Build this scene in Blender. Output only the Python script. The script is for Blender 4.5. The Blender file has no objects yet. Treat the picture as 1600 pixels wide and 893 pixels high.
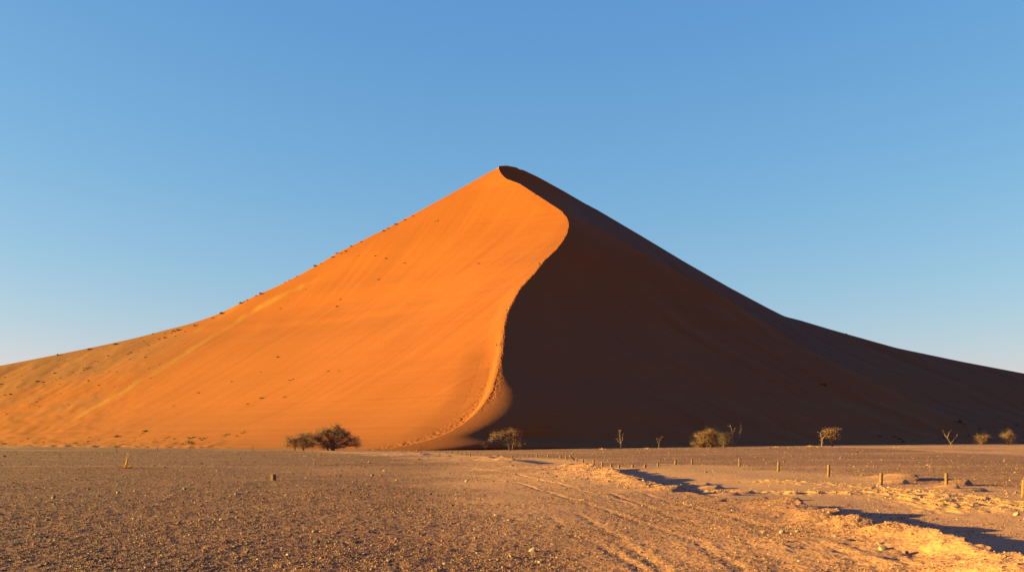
import bpy, math, random
import numpy as np
from mathutils import Vector
from mathutils.bvhtree import BVHTree

random.seed(45); RNG = np.random.default_rng(45)
sc = bpy.context.scene
COL = sc.collection
F = 1600.0; CX = 800.0; HZ = 690.0; H = 2.2          # focal length (px), principal column, horizon row, eye height
SUN_AZ = math.radians(2); SUN_EL = math.radians(7.5)
SUN = Vector((-math.cos(SUN_AZ)*math.cos(SUN_EL), -math.sin(SUN_AZ)*math.cos(SUN_EL), math.sin(SUN_EL)))

# ------------------------------------------------------------------ noise
def hash2(ix, iy, seed):
    h = (ix.astype(np.int64)*374761393 + iy.astype(np.int64)*668265263 + seed*974711) & 0xffffffff
    h = ((h ^ (h >> 13))*1274126177) & 0xffffffff
    h = h ^ (h >> 16)
    return (h & 0xffff).astype(np.float64)/65535.0
def vnoise(x, y, seed=0):
    ix = np.floor(x); iy = np.floor(y); fx = x-ix; fy = y-iy
    ux = fx*fx*(3-2*fx); uy = fy*fy*(3-2*fy)
    a = hash2(ix, iy, seed); b = hash2(ix+1, iy, seed); c = hash2(ix, iy+1, seed); d = hash2(ix+1, iy+1, seed)
    return (a*(1-ux)+b*ux)*(1-uy)+(c*(1-ux)+d*ux)*uy*1.0 - 0.5
def fbm(x, y, seed=0, octv=4, gain=0.5):
    s = 0; a = 1.0
    for k in range(octv):
        s = s + a*vnoise(x*(1.97**k)+13.1*k, y*(2.03**k)-7.7*k, seed+k); a *= gain
    return s
def sst(a, b, x):
    t = np.clip((x-a)/(b-a), 0, 1); return t*t*(3-2*t)

# ------------------------------------------------------------------ ground height
def g0(px, py):
    Y = H*F/(py-HZ); return ((px-CX)/F*Y, Y)
def poly_dist(poly, x, y, vals=None):
    """distance to a polyline, positive on its right-hand (+x) side going away, plus interpolated values"""
    best = np.full(x.shape, 1e9); sgn = np.ones(x.shape); vv = np.zeros(x.shape)
    for k in range(len(poly)-1):
        ax, ay = poly[k]; bx, by = poly[k+1]
        dx, dy = bx-ax, by-ay; L2 = dx*dx+dy*dy
        t = np.clip(((x-ax)*dx+(y-ay)*dy)/L2, 0, 1)
        d = np.hypot(x-ax-t*dx, y-ay-t*dy)
        s = np.where(dx*(y-ay)-dy*(x-ax) < 0, 1.0, -1.0)
        m = d < best
        best = np.where(m, d, best); sgn = np.where(m, s, sgn)
        if vals is not None: vv = np.where(m, vals[k]+(vals[k+1]-vals[k])*t, vv)
    return best, best*sgn, vv

# the bank along the left side of the track: (image column, row, rim height, road drop)
BANK_PX = [(1760,962,.50,.32),(1680,938,.50,.32),(1600,913,.50,.32),(1500,880,.45,.30),(1420,856,.41,.28),(1330,825,.32,.24),(1240,793,.30,.2),(1200,786,.16,.1),(1180,783,.0,.05),
           (1110,775,.0,.03),(1055,767,.10,.08),(1015,758,.24,.14),(970,747,.40,.17),(932,738,.50,.18),(908,731.5,.42,.15),(890,728,.05,.05),(840,725,.0,.04),
           (800,722.5,.42,.14),(776,718,.50,.12),(760,716.5,.1,.05),(720,713,.0,.02),(672,712.6,.45,.1),(647,711,.5,.1),(632,710,.0,.0),(600,708,.0,.0)]
BANK = [(11.6, 9.0)] + [g0(a, b) for a, b, _, _ in BANK_PX]
BANK_R = [.25]+[c for *_, c, _ in BANK_PX]; BANK_D = [.2]+[d for *_, d in BANK_PX]
POSTS = [  # base column, base row, top row
 (1599,775.6,748.4),(1479,759.2,738.6),(1376.5,755.5,737.4),(1294.4,744.2,725.3),(1216,736.3,721),(1155.5,729,715.4),(1081,725.3,715.9),(1055,725.8,718.7),
 (1028,728,723),(1008,729.9,725.7),(988.6,730.2,726.8),(967,731,725.6),(955,730.4,724),(941,728.3,721.2),(927.6,725.3,718),(911,722.7,716.5),(901,720.4,715.4),
 (885,718.3,711.8),(876,716,710.8),(857,714.8,709.6),(839,714.4,709),(825.7,714.2,709.8),(812,716,712.4),(799.6,716.8,712),(790,716.4,712.8),(782,716.4,712.4),
 (771.5,716,710.6),(760,713.8,711.4),(734.5,712.7,708),(727.5,710.9,705),(720,710,706),(714,708.6,704.8),(704.5,707.8,704),(697,707.4,704.2),(686.6,706.8,703.6),
 (679,706.4,703.2),(663.5,706,703.2),(651.5,705.8,702.4),(641.5,705.6,701.6),(632,705.4,702.4),(626,705.3,702.6),(613.5,705.2,702.8)]
POSTLINE_PX = [(1720,800),(1599,777),(1479,761),(1376,757),(1294,746),(1216,738),(1155,731),(1081,727),(1000,731),(941,729),(885,719),(839,715),(771,716),(727,711),(663,706.5),(613,705.6)]
POSTLINE = [(24.5, 14.0)]+[g0(a, b) for a, b in POSTLINE_PX]
CLOD = [g0(a, b) for a, b in [(1500,790),(1400,770),(1250,768),(1150,765),(1080,764),(1050,763)]]
CLOD2 = [g0(a, b) for a, b in [(1700,803),(1600,787),(1500,775),(1440,768),(1380,764),(1300,757),(1200,750)]]
RUTS = [[g0(a, b) for a, b in L] for L in (
    [(860,806),(885,822),(905,835),(940,852),(965,866),(1010,895)],
    [(905,800),(940,822),(975,850),(1005,868),(1040,895)],
    [(950,770),(985,782),(1050,806),(1120,830),(1200,868),(1240,895)],
    [(1010,772),(1060,788),(1130,806),(1210,832),(1290,862),(1370,895)],
    [(560,742),(640,736),(720,740),(800,752),(870,772),(960,800),(1080,845),(1160,895)],
    [(500,728),(600,722),(700,726),(790,738),(880,758),(980,786)])]
MOUNDS = [  # column,row of the crest, rx, ry, height : small heaps with a steep right side
 (1424,748,1.5,2.4,.34),(1414,755,1.1,.9,.22),(1510,757,1.1,.8,.30),(1497,762,.9,.6,.20),(1528,767,1.4,.5,.14),(1105,752,1.0,1.2,.14),(1125,758,.9,1.0,.16),(1178,768,1.0,.5,.12),
 (1062,757,.8,1.0,.15),(1128,783,.7,.4,.10),(1205,786,.6,.4,.12),(1245,778,.7,.4,.1),(1070,768,1.2,.8,.24),(1150,771,.8,.5,.12)]

def ground_h(x, y, detail=True):
    x = np.asarray(x, float); y = np.asarray(y, float)
    r = np.hypot(x, y)
    px = CX+F*x/np.maximum(y, 1.0)
    near = sst(3, 12, r)
    z = 0.10*fbm(x/38, y/38, 3, 2)*near
    front = y > 1
    # the plain climbs a little towards the right, by the foot of the dune
    z = z+np.where(front, 1.45*sst(600, 1650, px)*sst(100, 235, y)*(1-.9*sst(400, 900, r)), 0)
    z = z+np.where(front, .22*sst(500, 300, px)*np.exp(-((y-88)/9.0)**2)*0.6, 0)
    z = z+.05*fbm(x/4.0, y/6.0, 11, 3)
    zone = (y > 6) & (y < 260) & (np.abs(x) < 70)
    rough = np.ones(x.shape)*1.0
    sand = np.zeros(x.shape); yel = np.zeros(x.shape)
    xi, yi = x[zone], y[zone]
    wob = .35*fbm(xi/1.3, yi/1.3, 21, 4)+.10*fbm(xi/.25, yi/.25, 27, 2)
    _, sd, rim = poly_dist(BANK, xi, yi, BANK_R)
    _, _, drop = poly_dist(BANK, xi, yi, BANK_D)
    _, sp, _ = poly_dist(POSTLINE, xi, yi)
    sd = sd+wob
    wide = .5+yi*.012
    rimn = rim*(1+.55*fbm(xi/.9, yi/1.3, 31, 4))
    prof = np.where(sd < 0, .45*np.exp(-(sd/wide/1.1)**2)+.55*np.exp(-(sd/wide/4.0)**2), np.maximum(0, 1-sd/.28))
    dz = rimn*prof
    inside = sst(0, .35, sd)*sst(.5, -1.6, sp)
    dz = dz-drop*inside*sst(5, 1.5, np.maximum(sd, 0)*.55)
    # clod windrows
    for C_, w_, a_ in ((CLOD, 1.5, .085), (CLOD2, 1.3, .07)):
        d_, _, _ = poly_dist(C_, xi, yi)
        m_ = np.exp(-(d_/w_)**2)
        n_ = np.maximum(0, vnoise(xi/.30, yi/.62, 41)+.05)+.6*np.maximum(0, vnoise(xi/.15, yi/.4, 43))+.25*np.maximum(0, vnoise(xi/1.1, yi/1.1, 44))
        dz = dz+a_*m_*(n_*1.7+.15)
        yel[zone] = np.maximum(yel[zone], m_*.85)
    for (mx, my, rx, ry, h_) in MOUNDS:
        cx, cy = g0(mx, my)
        u = (xi-cx)/rx; v = (yi-cy)/ry
        cr = .45*v*v
        u = u+cr+.3*fbm(xi/.8, yi/.8, 47, 2)
        pr = np.where(u < 0, np.exp(-(u/1.2)**2), np.maximum(0, 1-u/.28))
        dz = dz+h_*pr*np.exp(-v**4)
    rut = np.zeros(xi.shape)
    for k, R_ in enumerate(RUTS):
        d_, s_, _ = poly_dist(R_, xi, yi)
        s_ = s_+.12*fbm(xi/.7, yi/1.4, 51+k, 3)
        brk = np.clip(.6+1.2*fbm(xi/2.5, yi/6, 61+k, 3)+.5*fbm(xi/.2, yi/.4, 69+k, 2), 0, 1.1)
        dz = dz-(.013+.0003*yi)*brk*np.exp(-(s_/.13)**2)+.006*brk*np.exp(-((s_+.24)/.12)**2)
        rut = np.maximum(rut, np.exp(-(s_/.7)**2))
    z[zone] += dz*sst(6, 10, yi)
    # ---- surface kinds
    n1 = fbm(x/9, y/16, 71, 4)
    corr = np.zeros(x.shape)
    corr[zone] = inside
    left_edge = np.where(y < 110, -1.5-.085*(y-17), -9.4-.28*(y-110))
    s0 = sst(-3.5, 4.5, x-left_edge+5.5*n1)
    beyond = np.zeros(x.shape); beyond[zone] = sst(0, 3.5, sp-3.0*n1[zone])
    sand = np.where(front & (y < 260), s0*(.66+.6*n1), .15+.5*n1)
    sand = sand*(1-.72*beyond)
    sand[zone] = np.maximum(sand[zone], np.maximum(corr[zone]*.85, rut*.35*s0[zone]))
    yel[zone] = np.maximum(yel[zone], np.exp(-(np.minimum(sd, 0)/(wide*2.0))**2)*(sd < .5)*np.clip(rim*2.5, 0, 1)*.08)
    yel[zone] = np.maximum(yel[zone], np.exp(-((sp+1.0)/1.4)**2)*.45)
    band = sst(0.02, .3, fbm(x/45, y/10, 77, 3))*sst(45, 75, y)
    sand = np.clip(sand+.30*band*(1-corr), 0, 1)
    rough = 1-.45*corr-.2*sand
    if detail:
        c1 = vnoise(x/.16, y/.26, 81)+.6*vnoise(x/.07, y/.11, 83)
        c2 = fbm(x/.9, y/1.3, 85, 3)
        pit = np.maximum(0, vnoise(x/.45, y/.5, 87)-.18)
        fade = 1-sst(60, 160, y)*.5
        z = z+near*(rough-.35*sand)*(.020*c1+.018*c2*fade+.035*pit)
    return z, sand, np.clip(yel, 0, 1), rough
def gz(x, y): return float(ground_h(np.array([x]), np.array([y]), False)[0][0])
def on_ground(px, py):
    Y = H*F/max(py-HZ, 3)
    for _ in range(9):
        z = gz((px-CX)/F*Y, Y)
        Yn = (H-z)*F/max(py-HZ, 2.0); Y = .3*Y+.7*Yn
    return Vector(((px-CX)/F*Y, Y, gz((px-CX)/F*Y, Y)))

# ------------------------------------------------------------------ helpers
def tag(o, label=None, cat=None, group=None, kind=None):
    if label: o['label'] = label
    if cat: o['category'] = cat
    if group: o['group'] = group
    if kind: o['kind'] = kind
    return o
def mesh_np(name, co, faces, mat, smooth=True, attrs=None):
    me = bpy.data.meshes.new(name)
    co = np.ascontiguousarray(co, np.float32); faces = np.ascontiguousarray(faces, np.int32)
    k = faces.shape[1]; nf = len(faces)
    me.vertices.add(len(co)); me.vertices.foreach_set('co', co.ravel())
    me.loops.add(nf*k); me.loops.foreach_set('vertex_index', faces.ravel())
    me.polygons.add(nf); me.polygons.foreach_set('loop_start', np.arange(nf, dtype=np.int32)*k)
    try: me.polygons.foreach_set('loop_total', np.full(nf, k, np.int32))
    except Exception: pass
    me.polygons.foreach_set('use_smooth', np.full(nf, smooth, dtype=bool))
    if attrs is not None:
        a = me.color_attributes.new('zones', 'FLOAT_COLOR', 'POINT')
        a.data.foreach_set('color', np.ascontiguousarray(attrs, np.float32).ravel())
    me.update(calc_edges=True)
    me.materials.append(mat)
    return me
def link(name, me, parent=None, loc=None):
    o = bpy.data.objects.new(name, me); COL.objects.link(o)
    if parent: o.parent = parent
    if loc is not None: o.location = loc
    return o
def empty(name, loc, rz=0):
    o = bpy.data.objects.new(name, None); COL.objects.link(o); o.location = loc; o.rotation_euler[2] = rz
    o.empty_display_size = .3
    return o
class MB:
    def __init__(s): s.v = []; s.f = []
    def tube(s, pts, rad, n=6):
        base = len(s.v); pts = [Vector(p) for p in pts]
        for i, p in enumerate(pts):
            d = (pts[min(i+1, len(pts)-1)]-pts[max(i-1, 0)]).normalized()
            a = d.orthogonal().normalized(); b = d.cross(a)
            for k in range(n):
                t = 2*math.pi*k/n; s.v.append(p+(a*math.cos(t)+b*math.sin(t))*rad[i])
        for i in range(len(pts)-1):
            for k in range(n):
                s.f.append((base+i*n+k, base+i*n+(k+1) % n, base+(i+1)*n+(k+1) % n, base+(i+1)*n+k))
        s.f.append(tuple(base+(len(pts)-1)*n+k for k in range(n)))
        s.f.append(tuple(base+k for k in reversed(range(n))))
    def leaf(s, p, size, asp=.5):
        a = Vector((random.gauss(0, 1), random.gauss(0, 1), random.gauss(0, 1))).normalized(); b = a.orthogonal().normalized()
        b.rotate(__import__('mathutils').Quaternion(a, random.random()*6.28))
        i = len(s.v); s.v += [p-a*size*.5, p+b*size*asp*.5, p+a*size*.5, p-b*size*asp*.5]; s.f.append((i, i+1, i+2, i+3))
    def blade(s, p, d, w):
        side = d.cross(Vector((random.uniform(-1, 1), random.uniform(-1, 1), .3))).normalized()*w
        i = len(s.v); s.v += [p-side, p+side, p+d*.6+side*.5, p+d*.6-side*.5, p+d+Vector((d.x*.15, d.y*.15, -.06*d.length))]
        s.f += [(i, i+1, i+2, i+3), (i+3, i+2, i+4)]
    def mesh(s, name, mat, smooth=True):
        me = bpy.data.meshes.new(name); me.from_pydata([tuple(v) for v in s.v], [], s.f); me.materials.append(mat)
        me.polygons.foreach_set('use_smooth', [smooth]*len(me.polygons)); me.update(); return me

# ------------------------------------------------------------------ materials
def new_mat(name):
    m = bpy.data.materials.new(name); m.use_nodes = True; nt = m.node_tree
    b = nt.nodes['Principled BSDF']; b.inputs['Roughness'].default_value = .95
    b.inputs['Specular IOR Level'].default_value = .12
    return m, nt, b
def N(nt, t, **kw):
    n = nt.nodes.new(t)
    for k, v in kw.items(): setattr(n, k, v)
    return n
def mixc(nt, fac, a, b, mode='MIX'):
    n = N(nt, 'ShaderNodeMix', data_type='RGBA', blend_type=mode)
    for i, v in ((0, fac), (6, a), (7, b)):
        if hasattr(v, 'default_value') or hasattr(v, 'links'): nt.links.new(v, n.inputs[i])
        elif i == 0: n.inputs[0].default_value = v
        else: n.inputs[i].default_value = (*v, 1)
    return n.outputs[2]
def mth(nt, op, a, b=None, c=None):
    n = N(nt, 'ShaderNodeMath', operation=op)
    for i, v in enumerate((a, b, c)):
        if v is None: continue
        if hasattr(v, 'links'): nt.links.new(v, n.inputs[i])
        else: n.inputs[i].default_value = v
    return n.outputs[0]
def noise(nt, scale, detail=4, rough=.55, vec=None):
    n = N(nt, 'ShaderNodeTexNoise'); n.inputs['Scale'].default_value = scale; n.inputs['Detail'].default_value = detail
    n.inputs['Roughness'].default_value = rough
    if vec is not None: nt.links.new(vec, n.inputs['Vector'])
    return n.outputs['Fac']
def ramp(nt, fac, lo, hi):
    n = N(nt, 'ShaderNodeMapRange'); nt.links.new(fac, n.inputs[0]); n.inputs[1].default_value = lo; n.inputs[2].default_value = hi
    return n.outputs[0]
def simple(name, c1, c2, scale, rough=.9, transl=0):
    c1 = (c1[0], c1[1]*.79, c1[2]*1.1); c2 = (c2[0], c2[1]*.79, c2[2]*1.1)
    m, nt, b = new_mat(name)
    tc = N(nt, 'ShaderNodeTexCoord')
    f = ramp(nt, noise(nt, scale, 4, .6, tc.outputs['Object']), .35, .65)
    nt.links.new(mixc(nt, f, c1, c2), b.inputs['Base Color']); b.inputs['Roughness'].default_value = rough
    return m

def ground_mat():
    m, nt, b = new_mat('desert_ground')
    geo = N(nt, 'ShaderNodeNewGeometry'); P = geo.outputs['Position']
    at = N(nt, 'ShaderNodeAttribute', attribute_name='zones'); sp = N(nt, 'ShaderNodeSeparateColor'); nt.links.new(at.outputs['Color'], sp.inputs[0])
    sand, yel, rgh = sp.outputs[0], sp.outputs[1], sp.outputs[2]
    n_big = noise(nt, .35, 5, .6, P); n_mid = noise(nt, 3.0, 5, .65, P); n_fine = noise(nt, 22, 4, .7, P)
    gravel = mixc(nt, ramp(nt, n_mid, .35, .65), GR_A, GR_B)
    gravel = mixc(nt, ramp(nt, n_big, .4, .62), gravel, mixc(nt, .5, gravel, GR_C))
    sandc = mixc(nt, ramp(nt, n_mid, .3, .7), SA_A, SA_B)
    f = ramp(nt, mth(nt, 'ADD', mth(nt, 'MULTIPLY', sand, 1.15), mth(nt, 'MULTIPLY', mth(nt, 'SUBTRACT', n_fine, .5), .7)), .12, .95)
    c = mixc(nt, f, gravel, sandc)
    fy = ramp(nt, mth(nt, 'ADD', yel, mth(nt, 'MULTIPLY', mth(nt, 'SUBTRACT', n_mid, .5), .9)), .15, .8)
    c = mixc(nt, fy, c, YE)
    # pebbles: dark and pale specks of the stones lying in the surface, at two sizes
    for sc_, sx, cut, dens in ((9.0, 1.0, .16, .5), (3.2, 1.0, .13, .35)):
        v = N(nt, 'ShaderNodeTexVoronoi'); v.inputs['Scale'].default_value = sc_; nt.links.new(P, v.inputs['Vector'])
        vs = N(nt, 'ShaderNodeSeparateColor'); nt.links.new(v.outputs['Color'], vs.inputs[0])
        inn = mth(nt, 'LESS_THAN', v.outputs['Distance'], mth(nt, 'MULTIPLY', vs.outputs[1], cut*2.6))
        isd = mth(nt, 'MULTIPLY', inn, mth(nt, 'LESS_THAN', vs.outputs[0], dens*.9))
        isl = mth(nt, 'MULTIPLY', inn, mth(nt, 'GREATER_THAN', vs.outputs[0], .95))
        keep = mth(nt, 'MAXIMUM', mth(nt, 'SUBTRACT', .9, mth(nt, 'MULTIPLY', sand, 1.0)), 0.05)
        c = mixc(nt, mth(nt, 'MULTIPLY', isd, keep), c, ST_D)
        c = mixc(nt, mth(nt, 'MULTIPLY', isl, keep), c, ST_L)
    nt.links.new(c, b.inputs['Base Color'])
    bp = N(nt, 'ShaderNodeBump'); bp.inputs['Strength'].default_value = .8; bp.inputs['Distance'].default_value = .05
    vb = N(nt, 'ShaderNodeTexVoronoi'); vb.inputs['Scale'].default_value = 11; nt.links.new(P, vb.inputs['Vector'])
    hh = mth(nt, 'ADD', mth(nt, 'MULTIPLY', noise(nt, 14, 5, .7, P), 1.0), mth(nt, 'MULTIPLY', vb.outputs['Distance'], -.6))
    nt.links.new(mth(nt, 'MULTIPLY', hh, rgh), bp.inputs['Height']); nt.links.new(bp.outputs[0], b.inputs['Normal'])
    return m
GR_A = (.172, .051, .041); GR_B = (.250, .078, .060); GR_C = (.122, .040, .037)
SA_A = (.365, .126, .083); SA_B = (.43, .152, .098); YE = (.45, .162, .076)
ST_D = (.050, .022, .022); ST_L = (.38, .20, .15)
SAND_A = (.208, .0405, .0102); SAND_B = (.228, .046, .0112)

def dune_mat():
    m, nt, b = new_mat('dune_sand')
    geo = N(nt, 'ShaderNodeNewGeometry'); P = geo.outputs['Position']
    at = N(nt, 'ShaderNodeAttribute', attribute_name='zones'); sp = N(nt, 'ShaderNodeSeparateColor'); nt.links.new(at.outputs['Color'], sp.inputs[0])
    st, br, bk = sp.outputs[0], sp.outputs[1], sp.outputs[2]
    c = mixc(nt, ramp(nt, noise(nt, .02, 4, .5, P), .35, .65), SAND_A, SAND_B)
    nm = noise(nt, .35, 5, .7, P); nf = noise(nt, 1.3, 4, .7, P)
    fs = ramp(nt, mth(nt, 'ADD', mth(nt, 'MULTIPLY', st, 1.0), mth(nt, 'MULTIPLY', mth(nt, 'SUBTRACT', nf, .5), .9)), .2, 1.0)
    c = mixc(nt, fs, c, (.235, .072, .018))
    fb = ramp(nt, mth(nt, 'ADD', br, mth(nt, 'MULTIPLY', mth(nt, 'SUBTRACT', nm, .5), 1.1)), .15, 1.1)
    c = mixc(nt, fb, c, (.17, .047, .023))
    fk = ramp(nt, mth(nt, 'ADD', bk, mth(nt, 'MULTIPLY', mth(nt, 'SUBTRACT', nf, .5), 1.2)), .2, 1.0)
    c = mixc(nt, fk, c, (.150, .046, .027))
    nt.links.new(c, b.inputs['Base Color'])
    bp = N(nt, 'ShaderNodeBump'); bp.inputs['Strength'].default_value = .16; bp.inputs['Distance'].default_value = .4
    nt.links.new(noise(nt, .5, 6, .65, P), bp.inputs['Height']); nt.links.new(bp.outputs[0], b.inputs['Normal'])
    return m

# ------------------------------------------------------------------ ground sheet (one fan, finer where the plain is seen)
def build_ground():
    core = np.linspace(-math.radians(31), math.radians(31), 1300)
    rest = np.linspace(math.radians(31), 2*math.pi-math.radians(31), 260)[1:-1]
    ang = np.concatenate([core, rest])
    r = np.concatenate([np.geomspace(.4, 12, 40)[:-1], np.geomspace(12, 120, 880)[:-1], np.geomspace(120, 330, 150)[:-1], np.geomspace(330, 9000, 60)])
    A, R = np.meshgrid(ang, r)
    x = np.sin(A)*R; y = np.cos(A)*R
    z, sand, yel, rough = ground_h(x.ravel(), y.ravel())
    co = np.stack([x.ravel(), y.ravel(), z], 1)
    zc = float(z[:len(ang)].mean()); co = np.vstack([co, [[0, 0, zc]]])
    na, nr = len(ang), len(r)
    i = np.arange(nr-1)[:, None]; j = np.arange(na)[None, :]; j2 = (j+1) % na
    f = np.stack([i*na+j, i*na+j2, (i+1)*na+j2, (i+1)*na+j], -1).reshape(-1, 4)[:, ::-1]
    att = np.stack([sand, yel, rough, np.ones_like(z)], 1); att = np.vstack([att, att[:1]])
    me = mesh_np('ground', co, f, M['ground'], True, att)
    return tag(link('ground', me), kind='structure')

# ------------------------------------------------------------------ dune
YR = 640.0
CREST = [(779,261.5),(780.5,268),(790,279),(812,287),(835,302),(860,318),(878,330),(886,340),(889,350),(887,362),(880,376),(868,391),(851,406),(836,425),(821,441),(812,450),(805,463),
         (797,478),(791,492),(787,510),(785,530),(784,548),(780,570),(774,595),(768,612),(758,630),(742,648),(722,664),(700,676),(675,686),(645,694),(612,700),(585,703.2)]
SIL_L = [(779,261.5),(768,267),(720,294),(640,338),(560,380),(520,398),(465,430),(400,462),(350,485),(318,503),(300,510),(250,520),(200,531),(120,548),(0,572),(-120,592),(-300,622),(-600,660),(-1000,695.5)]
SIL_R = [(784,259),(800,259.5),(812,263),(840,276),(880,298),(918,320),(932,327),(1000,367),(1070,409),(1140,449),(1200,481),(1226,494),(1250,500),(1300,515),(1400,543),(1500,564),(1600,583),(1750,606),(1950,640),(2300,675),(2700,695.5)]
def z_of(py, Y): return H-(py-HZ)/F*Y
def build_dune():
    cr = np.array(CREST)
    seg = np.r_[0, np.cumsum(np.hypot(*np.diff(cr, axis=0).T))]
    nrow = 760
    # smooth resample of the crest (Catmull-like through a fine linear resample and a short blur)
    t = np.linspace(0, seg[-1], nrow*2)
    cxp = np.interp(t, seg, cr[:, 0]); cyp = np.interp(t, seg, cr[:, 1])
    k = np.hanning(25); k /= k.sum()
    def blur(a):
        p = np.r_[2*a[0]-a[12:0:-1], a, 2*a[-1]-a[-2:-14:-1]]; return np.convolve(p, k, 'valid')
    cxp, cyp = blur(cxp), blur(cyp)
    cyp = np.maximum.accumulate(cyp+np.arange(len(cyp))*1e-6)
    t = np.linspace(0, 1, nrow)*(len(cxp)-1); idx = np.arange(len(cxp))
    cxp = np.interp(t, idx, cxp); cyp = np.interp(t, idx, cyp)
    q = np.clip((703.2-cyp)/(703.2-cyp[0]), 0, 1)
    YB = 270+(YR-270)*q**1.15
    YB = np.minimum(YB, YR-3.0)
    XB = (cxp-CX)/F*YB; ZB = z_of(cyp, YB)
    # tiny wander of the edge where people have trodden it
    tr = np.linspace(0, 1, nrow)
    XB = XB+.25*fbm(tr*160, tr*0+3, 91, 3)
    peakz = z_of(259, YR)
    # silhouettes as functions of height
    sl = np.array(SIL_L); zl = z_of(sl[:, 1], YR); xl = (sl[:, 0]-CX)/F*YR
    sr = np.array(SIL_R); zr = z_of(sr[:, 1], YR); xr = (sr[:, 0]-CX)/F*YR
    ol = np.argsort(zl); orr = np.argsort(zr)
    ZB[0] = z_of(261.5, YR)
    Zrow = ZB.copy()
    XA = np.interp(Zrow, zl[ol], xl[ol]); XC = np.interp(Zrow, zr[orr], xr[orr])
    kb = np.hanning(61); kb /= kb.sum()
    def blr(a, w):
        kk = np.hanning(w); kk /= kk.sum(); h = w//2
        return np.convolve(np.r_[2*a[0]-a[h:0:-1], a, 2*a[-1]-a[-2:-h-2:-1]], kk, 'valid')
    wt = sst(90, 230, np.arange(nrow)); XA = blr(XA, 131)*wt+blr(XA, 5)*(1-wt); XC = blr(XC, 9)
    nl, nrr, nb = 420, 380, 26
    dl = np.linspace(0, 1, nl)**2.1; dr = np.linspace(0, 1, nrr)**2.1
    X = np.zeros((nrow, nl+nrr-1+2*nb)); Y = X.copy(); Z = X.copy(); DL = X*0+1e6; DR = X*0+1e6
    for i in range(nrow):
        z = Zrow[i]; B = np.array([XB[i], YB[i]]); A = np.array([XA[i], YR]); C = np.array([XC[i], YR])
        # left contour: a gentle inward bow so the face is slightly hollow
        v = A-B; L = np.hypot(*v)+1e-6; nv = np.array([-v[1], v[0]])/L
        bow = (95*math.exp(-z/38)+4)*np.sin(np.pi*dl)
        pl = B+dl[:, None]*v+bow[:, None]*nv*(1 if nv[1] > 0 else -1)*min(1, L/300)
        # right contour: low down it first runs on across the view, then turns away (rounded nose)
        v = C-B; L2 = np.hypot(*v)+1e-6; th = math.atan2(v[1], v[0])
        w = .6+3.4*math.exp(-((z-11)/11.0)**2)+24*math.exp(-(max(z, 0)/1.9)**2)
        w *= max(0.02, 1-max(0, z-20)/22) if z < 42 else 0.02
        if 38 < z < 100: w = max(w, .30*(1-max(0, z-80)/20))
        th0 = math.radians(-14)
        s = dr*L2; dd = np.diff(s, prepend=0)
        ang = th+(th0-th)*np.exp(-(s/(2.2*w+.01))**2)
        xr_ = B[0]+np.cumsum(np.cos(ang)*dd); yr_ = B[1]+np.cumsum(np.sin(ang)*dd)
        err = C-np.array([xr_[-1], yr_[-1]]); xr_ += err[0]*dr; yr_ += err[1]*dr
        bw = (85*math.exp(-z/35)+3)*np.sin(np.pi*(s/L2))*sst(0, 40, s)*min(1, L2/300); xr_ -= bw*math.sin(th); yr_ += bw*math.cos(th)
        # back side
        tb = np.linspace(0, 1, nb+1)[1:]
        bk = np.array([XB[0]+4, YR+4+(peakz-z)*2.1])
        bl = (1-tb)[:, None]*A+tb[:, None]*bk if True else None
        br = (1-tb)[:, None]*C+tb[:, None]*bk
        X[i] = np.r_[bl[::-1, 0], pl[::-1, 0], xr_[1:], br[:, 0]]
        Y[i] = np.r_[bl[::-1, 1], pl[::-1, 1], yr_[1:], br[:, 1]]
        Z[i] = z
        DL[i, nb:nb+nl] = (dl*L)[::-1]; DR[i, nb+nl:nb+nl+nrr-1] = s[1:]
    PXV = CX+F*X/Y; PYV = HZ+F*(H-Z)/Y
    crow = cyp[:, None]*np.ones_like(X)
    front = np.zeros_like(X, bool); front[:, nb:nb+nl+nrr-1] = True
    left = np.zeros_like(front); left[:, nb:nb+nl] = True; right = front & ~left
    D = np.where(left, DL, DR)
    fade_e = sst(0, 10, D)          # keep the crest line itself clean
    dist_A = np.zeros_like(X); dist_A[:, nb:nb+nl] = np.abs(X[:, nb:nb+nl]-XA[:, None]); dist_A[:, nb+nl:nb+nl+nrr-1] = np.abs(X[:, nb+nl:nb+nl+nrr-1]-XC[:, None])
    fade_s = sst(0, 25, dist_A)
    # soft flutes running down the lit face, and long swells
    u = X*.79-Y*.61; vv = X*.61+Y*.79
    fl = fbm(u/9+ .8*fbm(u/60, vv/60, 5, 2), vv/90, 101, 4)
    lee = .9*fbm(X/70, Y/70, 105, 3)
    Z = Z+np.where(left, (fl*.28*sst(0, 25, Z)+1.8*lee*sst(10, 60, Z))*fade_e*fade_s, 0)
    # slide marks on the shaded face
    u2 = X*.70+Y*.71
    Z = Z+np.where(right, (1.5*fbm(u2/14, Z/60, 111, 4)*sst(20, 120, D)+2.5*fbm(X/110, Y/110, 113, 2)*sst(40, 160, D))*fade_s, 0)
    # hummocks and gullies in the rough apron at the upper and outer left
    apron = np.where(left, sst(330, 60, PXV), 0)
    Z = Z+apron*fade_s*(.8*fbm(X/18, Y/30, 121, 4)+.35*fbm(X/4, Y/5, 123, 3))
    foot = np.where(left, np.exp(-np.maximum(Zrow[:, None]-.5, 0)/2.0)*sst(450, 250, PXV), 0)
    Z = Z+foot*(1.1*np.maximum(0, fbm(X/5, Y/6, 125, 3)+.1)+.3*fbm(X/1.3, Y/1.5, 127, 3))
    # the trodden way beside the crest: step, bench and footprints
    onA = sst(500, 560, crow)*sst(695, 660, crow)
    d1 = 4.2-1.2*sst(600, 660, crow)
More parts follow.
